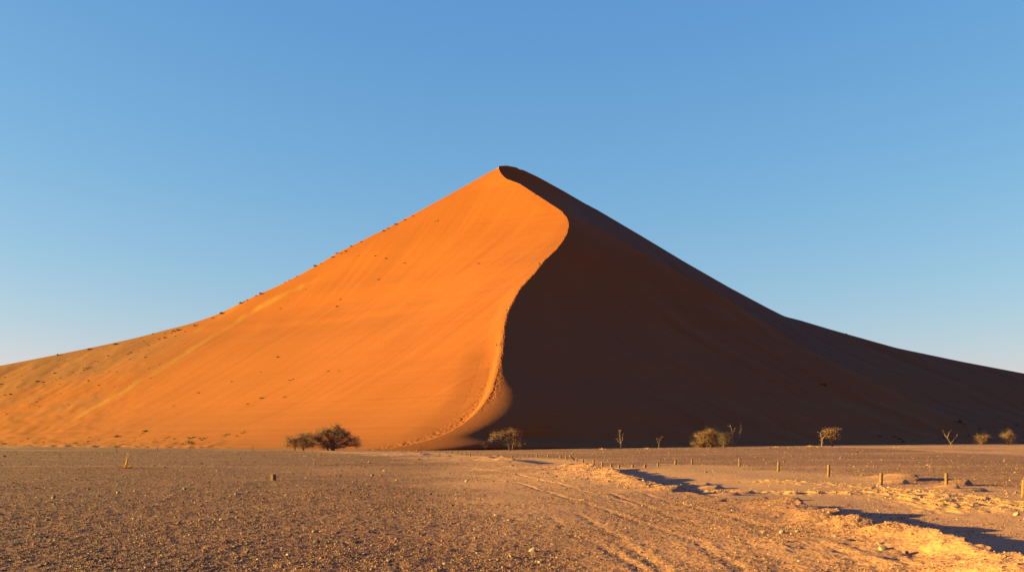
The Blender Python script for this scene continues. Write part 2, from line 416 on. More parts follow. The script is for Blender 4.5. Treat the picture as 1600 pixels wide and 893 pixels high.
    Z = Z+np.where(left, -.95*onA*sst(.8, d1, DL)*(1-sst(d1, d1+19, DL)), 0)
    fp = (np.maximum(0, vnoise(X/.62, Y/.8, 131)+.12)*1.2)+.5*vnoise(X/.35, Y/.4, 133)
    w1 = np.exp(-((DL-d1-.8-1.8*sst(600, 690, crow))/(1.0+3.0*sst(590, 680, crow)))**2)*sst(530, 600, crow)
    w1b = .35*np.exp(-((DL-d1-7)/.8)**2)*sst(540, 560, crow)*sst(660, 620, crow)
    w2 = np.exp(-(DR/(.7+1.8*sst(540, 600, crow)))**2)*sst(262, 420, crow)*(1-.9*sst(620, 650, crow))
    w3 = np.exp(-(DL/.8)**2)*sst(262, 380, crow)*(1-.8*sst(560, 600, crow))
    fpm = np.where(left, w1+w1b+w3, np.where(right, w2, 0))
    Z = Z-.30*fp*fpm
    # low pit of shade where the crest meets the plain
    # ---- colour zones
    streak = np.zeros_like(X)
    ys = np.interp(PXV, [95, 190, 300, 400, 440, 500], [665, 613, 545, 482, 460, 432])
    wdt = np.interp(PXV, [95, 300, 440, 520], [3.5, 5, 5, 2])
    streak = np.exp(-((PYV-ys)/wdt)**2)*sst(80, 130, PXV)*sst(560, 440, PXV)
    ys2 = ys-22; streak = np.maximum(streak, .6*np.exp(-((PYV-ys2)/5)**2)*sst(150, 240, PXV)*sst(430, 380, PXV))
    streak = np.where(left, streak*(.75+.8*fbm(X/5, Y/14, 141, 4)), 0)
    silh = np.interp(PXV, sl[::-1, 0], sl[::-1, 1])
    brown = np.where(left, sst(60, 10, PYV-silh)*sst(360, 200, PXV)*.85+sst(95, 30, np.abs(PYV-(ys-28)))*.0, 0)
    bandn = fbm(PXV/120+PYV/40*0, (PYV-silh)/7, 143, 3)
    brown = np.clip(brown+np.where(left, sst(420, 150, PXV)*(.32+.8*bandn)*sst(ys+8, ys-12, PYV), 0), 0, 1)
    foot_c = np.where(left, np.exp(-np.maximum(Zrow[:, None]-.3, 0)/1.6)*sst(420, 150, PXV), 0)
    brown = np.maximum(brown, foot_c*.7)
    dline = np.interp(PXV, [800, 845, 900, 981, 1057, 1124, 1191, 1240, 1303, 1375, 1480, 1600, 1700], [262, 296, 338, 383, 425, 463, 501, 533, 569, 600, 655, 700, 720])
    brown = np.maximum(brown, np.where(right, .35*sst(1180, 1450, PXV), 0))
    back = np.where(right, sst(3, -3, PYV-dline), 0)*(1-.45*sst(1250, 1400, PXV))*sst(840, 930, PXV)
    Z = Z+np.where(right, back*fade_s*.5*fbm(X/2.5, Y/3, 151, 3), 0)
    # rows below ground so that the foot dips under the plain
    def skirt(a, dz=None): return np.vstack([a, a[-1:]])
    X2 = skirt(X); Y2 = skirt(Y); Z2 = skirt(Z); Y2[-1, nb:nb+nl+nrr-1] -= 6; Z2[-1] = -1.5
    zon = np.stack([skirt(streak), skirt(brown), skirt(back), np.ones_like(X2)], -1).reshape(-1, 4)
    # peak cap
    n0, n1 = X2.shape
    i = np.arange(n0-1)[:, None]; j = np.arange(n1-1)[None, :]
    f = np.stack([i*n1+j, (i+1)*n1+j, (i+1)*n1+j+1, i*n1+j+1], -1).reshape(-1, 4)
    co = np.stack([X2, Y2, Z2], -1).reshape(-1, 3)
    # close the top with a tiny rounded cap: fan to a point at the summit
    top = np.array([[(792-CX)/F*(YR+2), YR+2, z_of(258.6, YR+2)]])
    co = np.vstack([co, top]); zon = np.vstack([zon, [[0, 0, 0, 1]]])
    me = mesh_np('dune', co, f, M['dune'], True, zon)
    cap = []
    import bmesh
    bm = bmesh.new(); bm.from_mesh(me); bm.verts.ensure_lookup_table(); tv = bm.verts[len(co)-1]
    for jj in range(n1-1):
        try: fc = bm.faces.new((bm.verts[jj], bm.verts[jj+1], tv)); fc.smooth = True
        except ValueError: pass
    bm.to_mesh(me); bm.free(); me.update()
    # a hard edge along the crest in its upper, sharp part
    ob = tag(link('dune', me), kind='structure')
    return ob, co, f

M = {}
M['ground'] = ground_mat(); M['dune'] = dune_mat()
M['leaf'] = simple('dry_acacia_leaf', (.19, .105, .055), (.30, .165, .085), .8)
M['leaf_gold'] = simple('golden_dry_leaf', (.22, .108, .05), (.32, .155, .07), .8)
M['bark'] = simple('dry_bark', (.09, .055, .038), (.17, .105, .065), 6)
M['dead'] = simple('bleached_dead_wood', (.18, .10, .065), (.28, .165, .105), 5)
M['post'] = simple('weathered_post_wood', (.105, .058, .028), (.18, .10, .047), 9)
M['shrub'] = simple('desert_shrub', (.10, .062, .028), (.17, .10, .04), 3)
M['grass'] = simple('dry_grass', (.42, .23, .06), (.52, .30, .09), 3)
M['greeng'] = simple('yellow_green_grass', (.20, .15, .03), (.30, .21, .05), 3)
M['rock'] = simple('desert_rock', (.09, .06, .05), (.19, .13, .10), 12)
M['rock_pale'] = simple('pale_desert_rock', (.26, .17, .11), (.36, .25, .17), 12)
M['rock_grey'] = simple('grey_desert_rock', (.13, .105, .070), (.19, .155, .105), 12)
M['stone'] = simple('gravel_stone', (.10, .06, .045), (.28, .18, .12), .7)
M['skin'] = simple('skin', (.30, .16, .10), (.34, .19, .12), 5)
M['hair'] = simple('hair', (.02, .014, .01), (.03, .02, .015), 30)
for nm, c in (('navy', (.02, .025, .05)), ('black', (.015, .015, .017)), ('maroon', (.10, .012, .012)), ('greyc', (.12, .12, .13)), ('khaki', (.14, .10, .055)), ('paleshirt', (.45, .38, .34))):
    M[nm] = simple('cloth_'+nm, c, tuple(v*1.25 for v in c), 20)

ground = build_ground()
dune, dco, dfa = build_dune()
dtri = dfa
bvh = BVHTree.FromPolygons([tuple(v) for v in dco.tolist()], [tuple(f) for f in dfa.tolist()], epsilon=0.0)
EYE = Vector((0, 0, H))
def on_dune(px, py):
    d = Vector(((px-CX)/F, 1.0, (HZ-py)/F)).normalized()
    h, n, i, t = bvh.ray_cast(EYE, d)
    if h is None:
        for k in range(1, 14):
            d = Vector(((px-CX)/F, 1.0, (HZ-py-k*.5)/F)).normalized() if False else Vector(((px-CX)/F, 1.0, (HZ-py-k)/F)).normalized()
            d = Vector(((px-CX)/F, 1.0, (HZ-(py+k))/F)).normalized()
            h, n, i, t = bvh.ray_cast(EYE, d)
            if h is not None: break
    return h

# ------------------------------------------------------------------ trees
def px2m(Y): return Y/F
def grow(root, base, mat_leaf, blobs, trunks, n_per, leaf, seed, dead=0, twig=.028):
    """base is the world position; blobs = (dx, dz, dy, rx, rz) in metres above the base; trunks = start offsets"""
    random.seed(seed)
    tr = MB(); tw = MB(); lf = MB()
    ends = []
    for (x0, r0) in trunks: ends.append(x0)
    for bi, (dx, dz, dy, rx, rz, ti) in enumerate(blobs):
        x0, r0 = trunks[ti]
        st = Vector((x0, 0, -.15)); tgt = Vector((dx, dy, dz))
        fork = Vector((x0*.7+dx*.12, dy*.15, min(dz*.36, .7+.12*dz)))
        mid = fork.lerp(tgt, .5)+Vector((random.uniform(-.3, .3), random.uniform(-.3, .3), random.uniform(-.1, .35)))*max(.3, rx*.35)
        tr.tube([st, st.lerp(fork, .5)+Vector((random.uniform(-.06, .06), 0, 0)), fork, mid, tgt], [r0, r0*.85, r0*.62, r0*.34, r0*.14], 6)
        n = max(12, int(n_per*4.2*rx*rz))
        for k in range(n):
            while True:
                a = Vector((random.uniform(-1, 1), random.uniform(-1, 1), random.uniform(-1, 1)))
                if .12 < a.length < 1: break
            a *= 1.3*(.55+.45*random.random())/max(.5, a.length)**.35
            t = tgt+Vector((a.x*rx, a.y*rx*.9, a.z*rz))
            if t.z < .25: t.z = .25+random.random()*.3
            s0 = mid.lerp(tgt, random.random())
            m_ = s0.lerp(t, .55)+Vector((random.uniform(-.2, .2), random.uniform(-.2, .2), random.uniform(-.05, .3)))*rx*.3
            tw.tube([s0, m_, t], [r0*.13+.01, twig, twig*.5], 4)
            R = .30+.34*random.random()
            for q in range(leaf[0]):
                p = t+Vector((random.gauss(0, R), random.gauss(0, R), random.gauss(0, R*.62)))
                lf.leaf(p, leaf[1]*random.uniform(.4, 1.3), .6)
            for q in range(3):
                e = t+Vector((random.gauss(0, R*1.3), random.gauss(0, R*1.3), random.gauss(.05, R)))
                tw.tube([t, e], [twig*.5, twig*.25], 3)
    link('trunk', tr.mesh('trunk', M['bark']), root)
    link('branches', tw.mesh('branches', M['bark']), root)
    link('crown', lf.mesh('crown', mat_leaf, False), root)
YT = 257.0; K = YT/F
def tree_px(name, label, cat, base, mat, blobs, trunks, n_per, leaf, seed, group=None, Y=YT):
    """blobs given in photo pixels round the base column, turned into metres at the tree's own distance"""
    bx, by = base; X = (bx-CX)/F*Y; k = Y/F
    zb = gz(X, Y); r = empty(name, (X, Y, zb)); tag(r, label, cat, group)
    top = lambda py: (H-(py-HZ)*k)-zb
    B = [((c-bx)*k, top(rw), dy, rx*k, rz*k, ti) for (c, rw, dy, rx, rz, ti) in blobs]
    T = [((c-bx)*k, r_) for c, r_ in trunks]
    grow(r, None, mat, B, T, n_per, leaf, seed)
    return r
G_T = 'trees at the foot of the dune'
tree_px('camel_thorn_tree', 'broad dark camel thorn tree against the sunlit orange sand, largest of the trees', 'tree', (517,703), M['leaf'],
    [(525,673,0,11,8,0),(508,675,.6,13,8,0),(494,684,-.5,11,9,0),(538,678,.3,9,8,0),(551,686,-.3,9,5,0),(520,688,.5,13,8,0),(504,692,0,10,6,1),(556,694,.2,7,4,0),(540,692,0,8,5,0),(527,666,0,5,5,0),(527,697,-.4,9,4,0),(511,697,.3,9,4,0),(530,684,-.6,9,8,0),(482,681,.2,7,6,1)],
    [(520,.30),(513,.2)], 8.5, (22,.20), 1, G_T)
tree_px('camel_thorn_tree', 'lower grey brown bush tree touching the left side of the broad dark tree', 'tree', (470,703), M['leaf'],
    [(470,683,0,10,7,0),(452,687,0,8,6,1),(461,691,.3,8,7,1),(479,690,-.4,8,8,0),(474,696,0,8,5,0),(449,694,0,4,4,1),(486,694,0,6,5,0)],
    [(474,.2),(460,.14)], 9, (22,.18), 2, G_T)
tree_px('camel_thorn_tree', 'sunlit flat-crowned tree with two trunks standing at the crest foot', 'tree', (798,703), M['leaf_gold'],
    [(776,681,0,8,4,0),(768,685,0,4,2.5,0),(786,677,0,7,4,0),(800,675,.3,8,5,1),(807,681,-.3,7,5,1),(813,677,.4,4,3,1),(796,684,0,7,4,0),(811,691,0,5,5,1),(803,690,.4,5,4,1)],
    [(797,.2),(801,.22)], 10, (14,.16), 3, G_T)
tree_px('acacia_bush', 'wide golden acacia bush in front of the shaded slope', 'bush', (1108,701), M['leaf_gold'],
    [(1096,680,0,9,6,0),(1110,676,0,9,6,1),(1116,682,.3,8,7,1),(1103,687,0,9,7,0),(1096,693,0,8,5,0),(1083,692,0,5,2.5,0),(1112,692,-.3,9,6,1),(1092,696,0,7,4,0),(1120,695,0,7,4,1)],
    [(1100,.14),(1112,.16)], 11, (17,.15), 4, G_T)
tree_px('acacia_bush', 'sparse darker bush close behind the golden bush beside the forked dead tree', 'bush', (1132,701), M['shrub'],
    [(1130,678,.8,9,3,0),(1132,686,.8,10,6,0),(1128,694,.8,9,5,0),(1137,690,.8,7,5,0),(1140,679,.6,4,1.5,0)],
    [(1131,.12)], 9, (10,.13), 5, G_T, Y=264)
tree_px('umbrella_acacia', 'small umbrella-shaped acacia with golden crown on a single dark trunk', 'tree', (1300,700), M['leaf_gold'],
    [(1293,673,0,6,3,0),(1302,674,0,7,4,0),(1309,672,0,4,2,0),(1299,680,0,7,4,0),(1307,681,0,4,3,0),(1291,677,0,4,3,0)],
    [(1300.5,.17)], 13, (14,.15), 6, G_T)
tree_px('acacia_shrub', 'small round orange brown shrub tree right of the forked bare sapling', 'tree', (1534,697), M['leaf_gold'],
    [(1534,684,0,6,4,0),(1529,683,0,4,3,0),(1540,682,0,4,3,0),(1534,689,0,5,3,0)], [(1534.5,.12)], 15, (12,.14), 7, G_T)
tree_px('acacia_shrub', 'small oval orange brown shrub tree, the one nearest the far right edge', 'tree', (1575,696), M['leaf_gold'],
    [(1575,678,0,6,5,0),(1570,682,0,4,4,0),(1580,682,0,4,4,0),(1575,687,0,6,4,0)], [(1575,.11)], 15, (12,.14), 8, G_T)
tree_px('acacia_shrub', 'tiny dark bush tree near the sand hummocks on the far left', 'tree', (297,702), M['shrub'],
    [(295,690,0,3,2.5,0),(300,691,0,3,2.5,0)], [(297,.08)], 20, (14,.12), 9, G_T)

def bare_tree(name, label, base, mains, seed, mat='dead', Y=YT, group='bare dead trees on the plain', th=.11):
    """mains: lists of photo pixel points; the first is the trunk, the others fork from it"""
    random.seed(seed)
    bx, by = base; X = (bx-CX)/F*Y; k = Y/F; zb = gz(X, Y)
    r = empty(name, (X, Y, zb)); tag(r, label, 'dead tree', group)
    for mi, L in enumerate(mains):
        mb = MB(); n = len(L)
        pts = [Vector(((c-bx)*k, (0 if i == 0 else random.uniform(-.25, .25)), (H-(rw-HZ)*k)-zb)) for i, (c, rw) in enumerate(L)]
        if mi == 0: pts[0].z = -.15
        r0 = (th if mi == 0 else th*.72)*.72
        mb.tube(pts, [r0*(1-.72*i/(n-1)) for i in range(n)], 6)
        for i in range(1, n):
            for q in range(6 if i > n//2 else 3):
                p = pts[i].lerp(pts[i-1], random.random()*.9)
                e = p+Vector((random.uniform(-.8, .8), random.uniform(-.6, .6), random.uniform(-.05, .8)))*random.uniform(.25, 1)
                mb.tube([p, p.lerp(e, .5)+Vector((random.uniform(-.1, .1), 0, .05)), e], [r0*.3, r0*.2, r0*.1], 4)
                if random.random() < .6:
                    e2 = e+Vector((random.uniform(-.4, .4), random.uniform(-.3, .3), random.uniform(.0, .45)))
                    mb.tube([p.lerp(e, .6), e2], [r0*.16, r0*.08], 3)
        link('trunk' if mi == 0 else 'branch', mb.mesh('trunk' if mi == 0 else 'branch', M[mat]), r)
    return r
bare_tree('dead_tree', 'tall pale dead tree forking into two thin upright limbs beside the golden bush', (1148,701), [[(1148,701),(1148.5,694),(1146,688),(1145,680),(1143,670),(1141,664)],[(1148.5,694),(1152,689),(1155,680),(1157.5,672),(1158,664)],[(1145,681),(1147,673),(1148,668)]], 1)
bare_tree('dead_tree', 'slender dead tree with ragged short branches alone before the dark slope', (970,701), [[(970,701),(970.5,693),(969,685),(968.5,678),(968,672)],[(970.5,694),(966,689),(964,685)],[(970,692),(973,686),(972.5,681)]], 2, th=.15)
bare_tree('dead_tree', 'thin faint dead sapling with a small fork before the dark slope', (1029,702), [[(1029,702),(1029,697),(1030,690),(1031,684)],[(1029.5,694),(1027,688),(1026,684)],[(1030,690),(1034,684),(1035,682)]], 3, th=.085)
bare_tree('dead_tree', 'gnarled leafless trunk close to the left of the umbrella-shaped acacia', (1284,701), [[(1284,701),(1284,694),(1284.5,687),(1282.5,681),(1281.5,676)],[(1284.5,688),(1287,683),(1290,681),(1291,677)]], 4, th=.2)
bare_tree('dead_tree', 'bare Y-shaped sapling left of the two small orange brown shrub trees', (1486,698), [[(1486,698),(1485.5,693),(1483,688),(1478,681),(1474.5,674)],[(1485.5,693),(1489,688),(1493,684),(1495,681)],[(1480,684),(1482,678),(1484,673)]], 5, th=.12)
bare_tree('dead_tree', 'short dark forked stump on the pale sand near the far left tiny bush tree', (246,703), [[(246,703),(245.5,700),(244,696)],[(245.6,700),(249,696.5)]], 6, mat='bark', th=.14)
bare_tree('dead_tree', 'tiny dark stump above the tall yellow grass tuft', (182,703), [[(182,703),(182,699),(181,697)],[(182,700),(184,698)]], 7, mat='bark', th=.12)
bare_tree('dead_tree', 'lone dark twig sapling left of the broad dark tree', (395,703), [[(395,703),(395,699),(394,695.5)],[(395,700),(397,697)]], 8, mat='bark', th=.1)
bare_tree('dead_tree', 'leafless twiggy bush in the red sand pocket beside the two-trunked tree', (759,703), [[(759,703),(758,698),(756,692)],[(759,700),(762,694)],[(759,701),(754,696),(753,694)]], 9, mat='bark', th=.09)
bare_tree('dead_tree', 'leafless little bush in the shaded hollow at the crest foot', (657,703), [[(657,703),(658,699),(659,694)],[(657,702),(661,697)],[(657,702),(654,698)]], 10, mat='dead', th=.06)

# ------------------------------------------------------------------ shrubs and tufts
def shrub_mesh(seed, mat, n, size, r, hgt):
    random.seed(seed); mb = MB()
    for k in range(n):
        a = random.random()*6.28; q = math.sqrt(random.random())
        p = Vector((math.cos(a)*q*r, math.sin(a)*q*r, hgt*(1-q*q*.7)*random.random()+.05))
        mb.leaf(p, size*random.uniform(.6, 1.4), .6)
    for k in range(8):
        a = random.random()*6.28
        mb.tube([(0, 0, -.3), (math.cos(a)*r*.6, math.sin(a)*r*.6, hgt*.7)], [.05, .02], 3)
    return mb.mesh('shrub', M[mat], False)
def tuft_mesh(seed, mat, n, r, hgt, w, lean=(0, 0)):
    random.seed(seed); mb = MB()
    for k in range(n):
        a = random.random()*6.28; q = random.random()
        p = Vector((math.cos(a)*q*r*.4, math.sin(a)*q*r*.4, -.03))
        d = Vector((math.cos(a)*q*r+lean[0], math.sin(a)*q*r+lean[1], hgt*random.uniform(.45, 1.05)*(1-.45*q)))
        mb.blade(p, d, w)
    return mb.mesh('tuft', M[mat], False)
SH = [shrub_mesh(200+k, 'shrub', 150, .30, .85, .8) for k in range(4)]
GT = [tuft_mesh(210+k, 'greeng', 130, 1.0, 1.0, .05) for k in range(3)]
SG = [tuft_mesh(220+k, 'grass', 90, .8, .7, .05) for k in range(2)]
n_shrub = 0
def plant(name, meshes, loc, s, label, cat, group):
    s *= random.uniform(.3, 1.0)
    o = link(name, random.choice(meshes)); o.location = loc+Vector((0, 0, -.08*s)); o.scale = (s*random.uniform(.5, 1.0), s*random.uniform(.5, .9), s*random.uniform(.6, 1.1))
    o.rotation_euler[2] = random.random()*6.28
    return tag(o, label, cat, group)
random.seed(77)
RIDGE = [(606,356),(599,360),(632,343),(645,337),(618,350),(564,377),(540,392),(526,395),(492,413),(501,411),(452,435),(464,431),(407,457),(445,438),(376,472),(381,470),(386,468),(400,461),(346,489),(332,496),(304,508),(271,516),(278,515),(219,527),(21,567),(139,545),(90,554),(180,537)]
for p in RIDGE:
    h = on_dune(p[0], p[1]+1)
    if h: plant('dune_shrub', SH, h, random.uniform(1.3, 2.2), 'small dark shrub growing along the skyline of the sunlit dune side', 'shrub', 'shrubs along the sunlit skyline')
FACE = [(680,346,1.4),(684,345,1.2),(591,437,1.6),(532,468,1.3),(526,479,1.2),(555,513,1.1),(603,404,1.3),(586,400,1),(632,411,1),(748,412,1.1),(568,424,1),(420,524,1),(434,558,1.3),(596,532,.9),(407,581,1),(548,385,1.6),(520,402,1.6),(533,396,1.3),(560,400,1.2),(478,452,1),(450,470,1),(438,482,1)]
for a, b, s in FACE:
    h = on_dune(a, b)
    if h: plant('dune_shrub', SH, h, s, 'small shrub alone on the smooth sunlit dune face', 'shrub', 'shrubs scattered on the sunlit face')
LEFT = [(200,553,2.4),(204,551,1.8),(153,565,2.2),(130,575,2.0),(135,576,1.7),(139,574,1.8),(169,556,1.8),(160,583,1.6),(171,580,1.6),(182,581,1.6),(227,558,1.8),(257,528,2.2),(248,530,1.9),(232,539,1.8),(216,549,1.8),(274,518,2.3),(268,520,1.9),(113,582,1.6),(85,583,1.7),(67,597,2.3),(58,596,1.8),(16,616,2.0),(12,619,1.8),(8,617,1.8),(2,600,2),(138,595,1.5),(94,590,1.3),(233,590,1.3),(154,602,1.2),(271,634,1.2),(277,647,1.2),(310,614,1.1),(362,596,1.2),(302,589,1.0),(387,631,1.3),(236,590,1.5)]
for k in range(100):
    a = random.uniform(0, 300); lo = np.interp(a, [0, 150, 300], [600, 565, 530]); hi = np.interp(a, [0, 110, 300], [650, 640, 560])
    LEFT.append((a, random.uniform(lo-25, hi), random.uniform(.5, 1.15)))
for a, b, s in LEFT:
    h = on_dune(a, b)
    if h: plant('dune_shrub', SH, h, s*.8, 'small dark shrub on the brown rougher slope at the far left', 'shrub', 'shrubs on the rough left slope')
FOOTG = [(183,682,2.6),(187,681,2),(223,677,2.4),(228,674,2),(219,680,1.8),(260,684,2.0),(264,682,1.6),(298,684,2.2),(303,683,1.6),(320,684,2.2),(316,687,1.6),(352,680,2.2),(356,678,1.8),(348,683,1.6),(378,676,1.8),(381,673,1.5),(370,681,1.4),(130,690,1.6),(118,692,1.4),(95,691,1.3),(150,693,1.4),(240,690,1.4),(285,692,1.3),(310,693,1.3),(512,580,1.6),(530,579,1.4),(458,592,1.6),(452,594,1.2),(409,622,1.5),(445,620,1.4)]
for a, b, s in FOOTG:
    h = on_dune(a, b)
    if h: plant('grass_clump', GT, h, s*.85, 'yellow green grass clump low on the sunlit dune side', 'grass clump', 'grass clumps low on the dune')
for k in range(45):
    a = random.uniform(0, 330); b = random.uniform(683, 697)
    h = on_dune(a, b)
    if h: plant('dune_shrub', SH, h, random.uniform(.5, 1.0), 'small dark shrub among the hummocks at the left foot of the dune', 'shrub', 'shrubs among the foot hummocks')
DARKS = [(1500,660,2.6),(1507,663,2.2),(1493,658,1.8),(1405,686,2.4),(1398,682,1.8),(1411,690,1.8),(1476,684,2.2),(1468,686,2),(1490,687,2),(1283,600,2.4),(1289,602,1.8),(1530,671,1.8),(1513,680,1.6),(1375,681,1.4),(1550,686,1.6),(1588,664,1.6)]
for a, b, s in DARKS:
    h = on_dune(a, b)
    if h: plant('dune_shrub', SH, h, s, 'dark green shrub low on the shaded dune side', 'shrub', 'shrubs on the shaded side')
sr = np.array(SIL_R)
for a in [918,921,1228,1236,1252,1268,1276,1300,1316,1322,1345,1390,1440,1446,1480,1535,1570]:
    b = float(np.interp(a, sr[:, 0], sr[:, 1])); h = on_dune(a, b+1.2)
    if h: plant('dune_shrub', SH, h, 1.9 if a < 930 else random.uniform(.8, 1.3), 'small dark shrub on the skyline of the shaded dune side', 'shrub', 'shrubs along the shaded skyline')

# grass on the plain
p = on_ground(197, 731)
o = link('grass_tuft', tuft_mesh(300, 'grass', 170, .55, .62, .012), None, p); tag(o, 'tall yellow dry grass tuft with a leaning plume on the dark gravel plain', 'grass tuft')
random.seed(301); mb = MB()
for k in range(40): mb.blade(Vector((random.uniform(-.06, .06), random.uniform(-.05, .05), .2)), Vector((random.uniform(.12, .34), random.uniform(-.1, .1), random.uniform(.9, 1.45))), .012)
for k in range(30): mb.blade(Vector((-.1, 0, .04)), Vector((random.uniform(-1.1, -.4), random.uniform(-.15, .15), random.uniform(.02, .16))), .012)
link('plume', mb.mesh('plume', M['grass'], False), o)
for i, (a, lab) in enumerate([(941,'pale grass tuft left of the slender ragged dead tree'),(1009,'pale grass tuft left of the thin faint dead sapling'),(1265,'pale grass tuft left of the gnarled leafless trunk'),(1274,'very low pale grass tuft right beside the gnarled leafless trunk'),(1212,'isolated low pale tuft between the wide bush and the umbrella acacia')]):
    X = (a-CX)/F*250
    o = link('grass_tuft', tuft_mesh(310+i, 'grass', 60, .7, .55 if i < 3 else .35, .03), None, Vector((X, 250, gz(X, 250)))); tag(o, lab, 'grass tuft', 'pale grass tufts on the far plain'); o.scale = (1.1, 1, 1.2)

# ------------------------------------------------------------------ posts
def post_mesh(seed, h, r):
    random.seed(seed); mb = MB(); n = 12; pts = []; rad = []
    prof = [(-.3, 1.0), (0, 1.03), (h*.3, 1.0), (h*.65, .97), (h-.015, .96), (h, .88)]
    base = len(mb.v)
    wob = [1+random.uniform(-.05, .05) for _ in range(n)]
    tilt = random.uniform(-.02, .02)
    for (z, q) in prof:
        for k in range(n):
            t = 2*math.pi*k/n
            mb.v.append(Vector((math.cos(t)*r*q*wob[k], math.sin(t)*r*q*wob[k], z+(tilt*math.cos(t) if z > h*.9 else 0))))
    for i in range(len(prof)-1):
        for k in range(n): mb.f.append((i*n+k, i*n+(k+1) % n, (i+1)*n+(k+1) % n, (i+1)*n+k))
    mb.f.append(tuple((len(prof)-1)*n+k for k in range(n)))
    me = mb.mesh('wooden_post', M['post'], True)
    return me
ORD = 'first second third fourth fifth sixth seventh eighth ninth tenth eleventh twelfth thirteenth fourteenth fifteenth sixteenth seventeenth eighteenth nineteenth twentieth'.split()
def ordn(i):
    if i < 20: return ORD[i]
    t = i+1; tens = {2: 'twenty', 3: 'thirty', 4: 'forty'}[t//10]
    return {20: 'twentieth', 30: 'thirtieth', 40: 'fortieth'}[t] if t % 10 == 0 else tens+'-'+ORD[t % 10-1]
PL = {0: 'wooden post cut by the right picture edge, the nearest to the camera', 1: 'wooden post with jagged shadow heaps behind it, next to the edge one',
      2: 'wooden post with a small dark stone at its base beside the crescent shadow', 3: 'wooden post with a notched top beside the gravelly hollow',
      4: 'wooden post standing alone on the low rise left of the notched one', 5: 'tall wooden post below the forked dead tree', 6: 'wooden post at the left end of the wide spaced stretch'}
random.seed(9)
for i, (a, b, t) in enumerate(POSTS):
    p = on_ground(a, b); k = p.y/F
    hgt = max(.28, (b-t)*k); r = .085 if i < 7 else .085+.03*random.random()
    o = link('wooden_post', post_mesh(400+i, hgt, r), None, p)
    o.rotation_euler = (random.uniform(-.03, .03), random.uniform(-.05, .05), random.random())
    if i == 7: o.rotation_euler[1] = .12
    tag(o, PL.get(i, 'short wooden post, the %s from the right end of the long row' % ordn(i)), 'post', 'wooden posts lining the track')
# fallen post and the stub out on the gravel
p = on_ground(890, 719); mb = MB(); mb.tube([(-.05, 0, .62), (.15, 0, .45), (.62, .05, .02)], [.07, .07, .075], 8)
tag(link('fallen_post', mb.mesh('fallen_post', M['post']), None, p), 'fallen wooden post leaning down to the right in the middle of the row', 'post')
p = on_ground(427, 750)
mb = MB(); 
v = [(-.15,-.12), (.02,-.18), (.17,-.06), (.13,.14), (-.10,.15)]
for z, q in ((-.2,1.05), (.0,1.0), (.3,.95), (.36,.8)):
    for (x, y) in v: mb.v.append(Vector((x*q, y*q, z+(.03*x if z > .1 else 0))))
for i in range(3):
    for k in range(5): mb.f.append((i*5+k, i*5+(k+1) % 5, (i+1)*5+(k+1) % 5, (i+1)*5+k))
mb.f.append((15, 16, 17, 18, 19))
tag(link('marker_stub', mb.mesh('marker_stub', M['post'], False), None, p), 'short blocky yellow stub standing alone on the left gravel plain', 'marker stub')

# ------------------------------------------------------------------ rocks
import bmesh
def rock_mesh(seed, mat, sub=3, flat=.6, name='rock'):
    bm = bmesh.new(); bmesh.ops.create_icosphere(bm, subdivisions=sub, radius=.5)
    rr = random.Random(seed); pl = []
    for k in range(9):
        n = Vector((rr.gauss(0, 1), rr.gauss(0, 1), rr.gauss(0, 1))).normalized(); pl.append((n, rr.uniform(.28, .42)))
    for v in bm.verts:
        for n, d in pl:
            e = v.co.dot(n)-d
            if e > 0: v.co -= n*e*.92
        v.co += Vector((rr.uniform(-1, 1), rr.uniform(-1, 1), rr.uniform(-1, 1)))*.012
        v.co.z *= flat
    me = bpy.data.meshes.new(name); bm.to_mesh(me); bm.free(); me.materials.append(M[mat]); return me
ROCKS = [ # px, py(base), width px, material, label
 (492,831,9,'rock','dark pointed stone on the gravel, the upper of two close together'),(495,848,11,'rock','dark rounded stone on the gravel, the lower of two close together'),
 (608,876,9,'rock','dark wedge stone alone near the bottom left of centre'),(743,841,7,'rock_grey','small grey stone alone on the tan gravel'),
 (832,861,12,'rock_pale','pale sandy stone beside the wheel ruts, the larger of two'),(843,879,8,'rock_pale','pale bluish stone beside the wheel ruts, the smaller of two'),
 (1222,832,10,'rock_pale','tan stone left of the grey one before the bank'),(1246,831,9,'rock_grey','flat grey stone next to the tan one before the bank'),
 (1306,838,8,'rock_pale','brown upright stone between the tan stones and the bank'),(1380,859,15,'rock_grey','large flat pale grey stone on the sand before the long shadow'),
 (1415,860,10,'rock','dark flat stone right of the large pale grey one'),(1374,848,8,'rock','dark stone just above the large pale grey one'),
 (450,867,7,'rock_pale','small tan stone near the bottom left corner of the plain'),(547,755+14,5,'rock','small dark stone in the middle distance'),
 (1374,757,7,'rock','small dark stone lying at the foot of a wooden post'),(1588,770,6,'rock','small black stone left of the edge post'),
 (582,743,6,'rock','dark stone with a pale top where the pale track begins'),(672,772,6,'rock','dark flat stone lying on the tan gravel in the middle'),
 (346,812,7,'rock_pale','pale yellow stone on the dark gravel'),(75,813,8,'rock','dark upright stone at the left on dark gravel'),(84,778,8,'rock','dark stone, leftmost on the gravel plain'),
 (185,770,7,'rock_pale','tan stone below the tall yellow grass'),(313,813,7,'rock','small black stone right in the middle of the left gravel'),(369,772,6,'rock_pale','pale little stone right of the dark pair on the gravel'),
 (360,776,7,'rock','dark little stone left of the pale one on the gravel'),(289,765,7,'rock','dark low stone lying below the marker stub'),(1103,738,5,'rock','small dark stone on the pale rise behind the clods'),
 (1330,831,6,'rock_grey','small grey stone at the lip of the bank')]
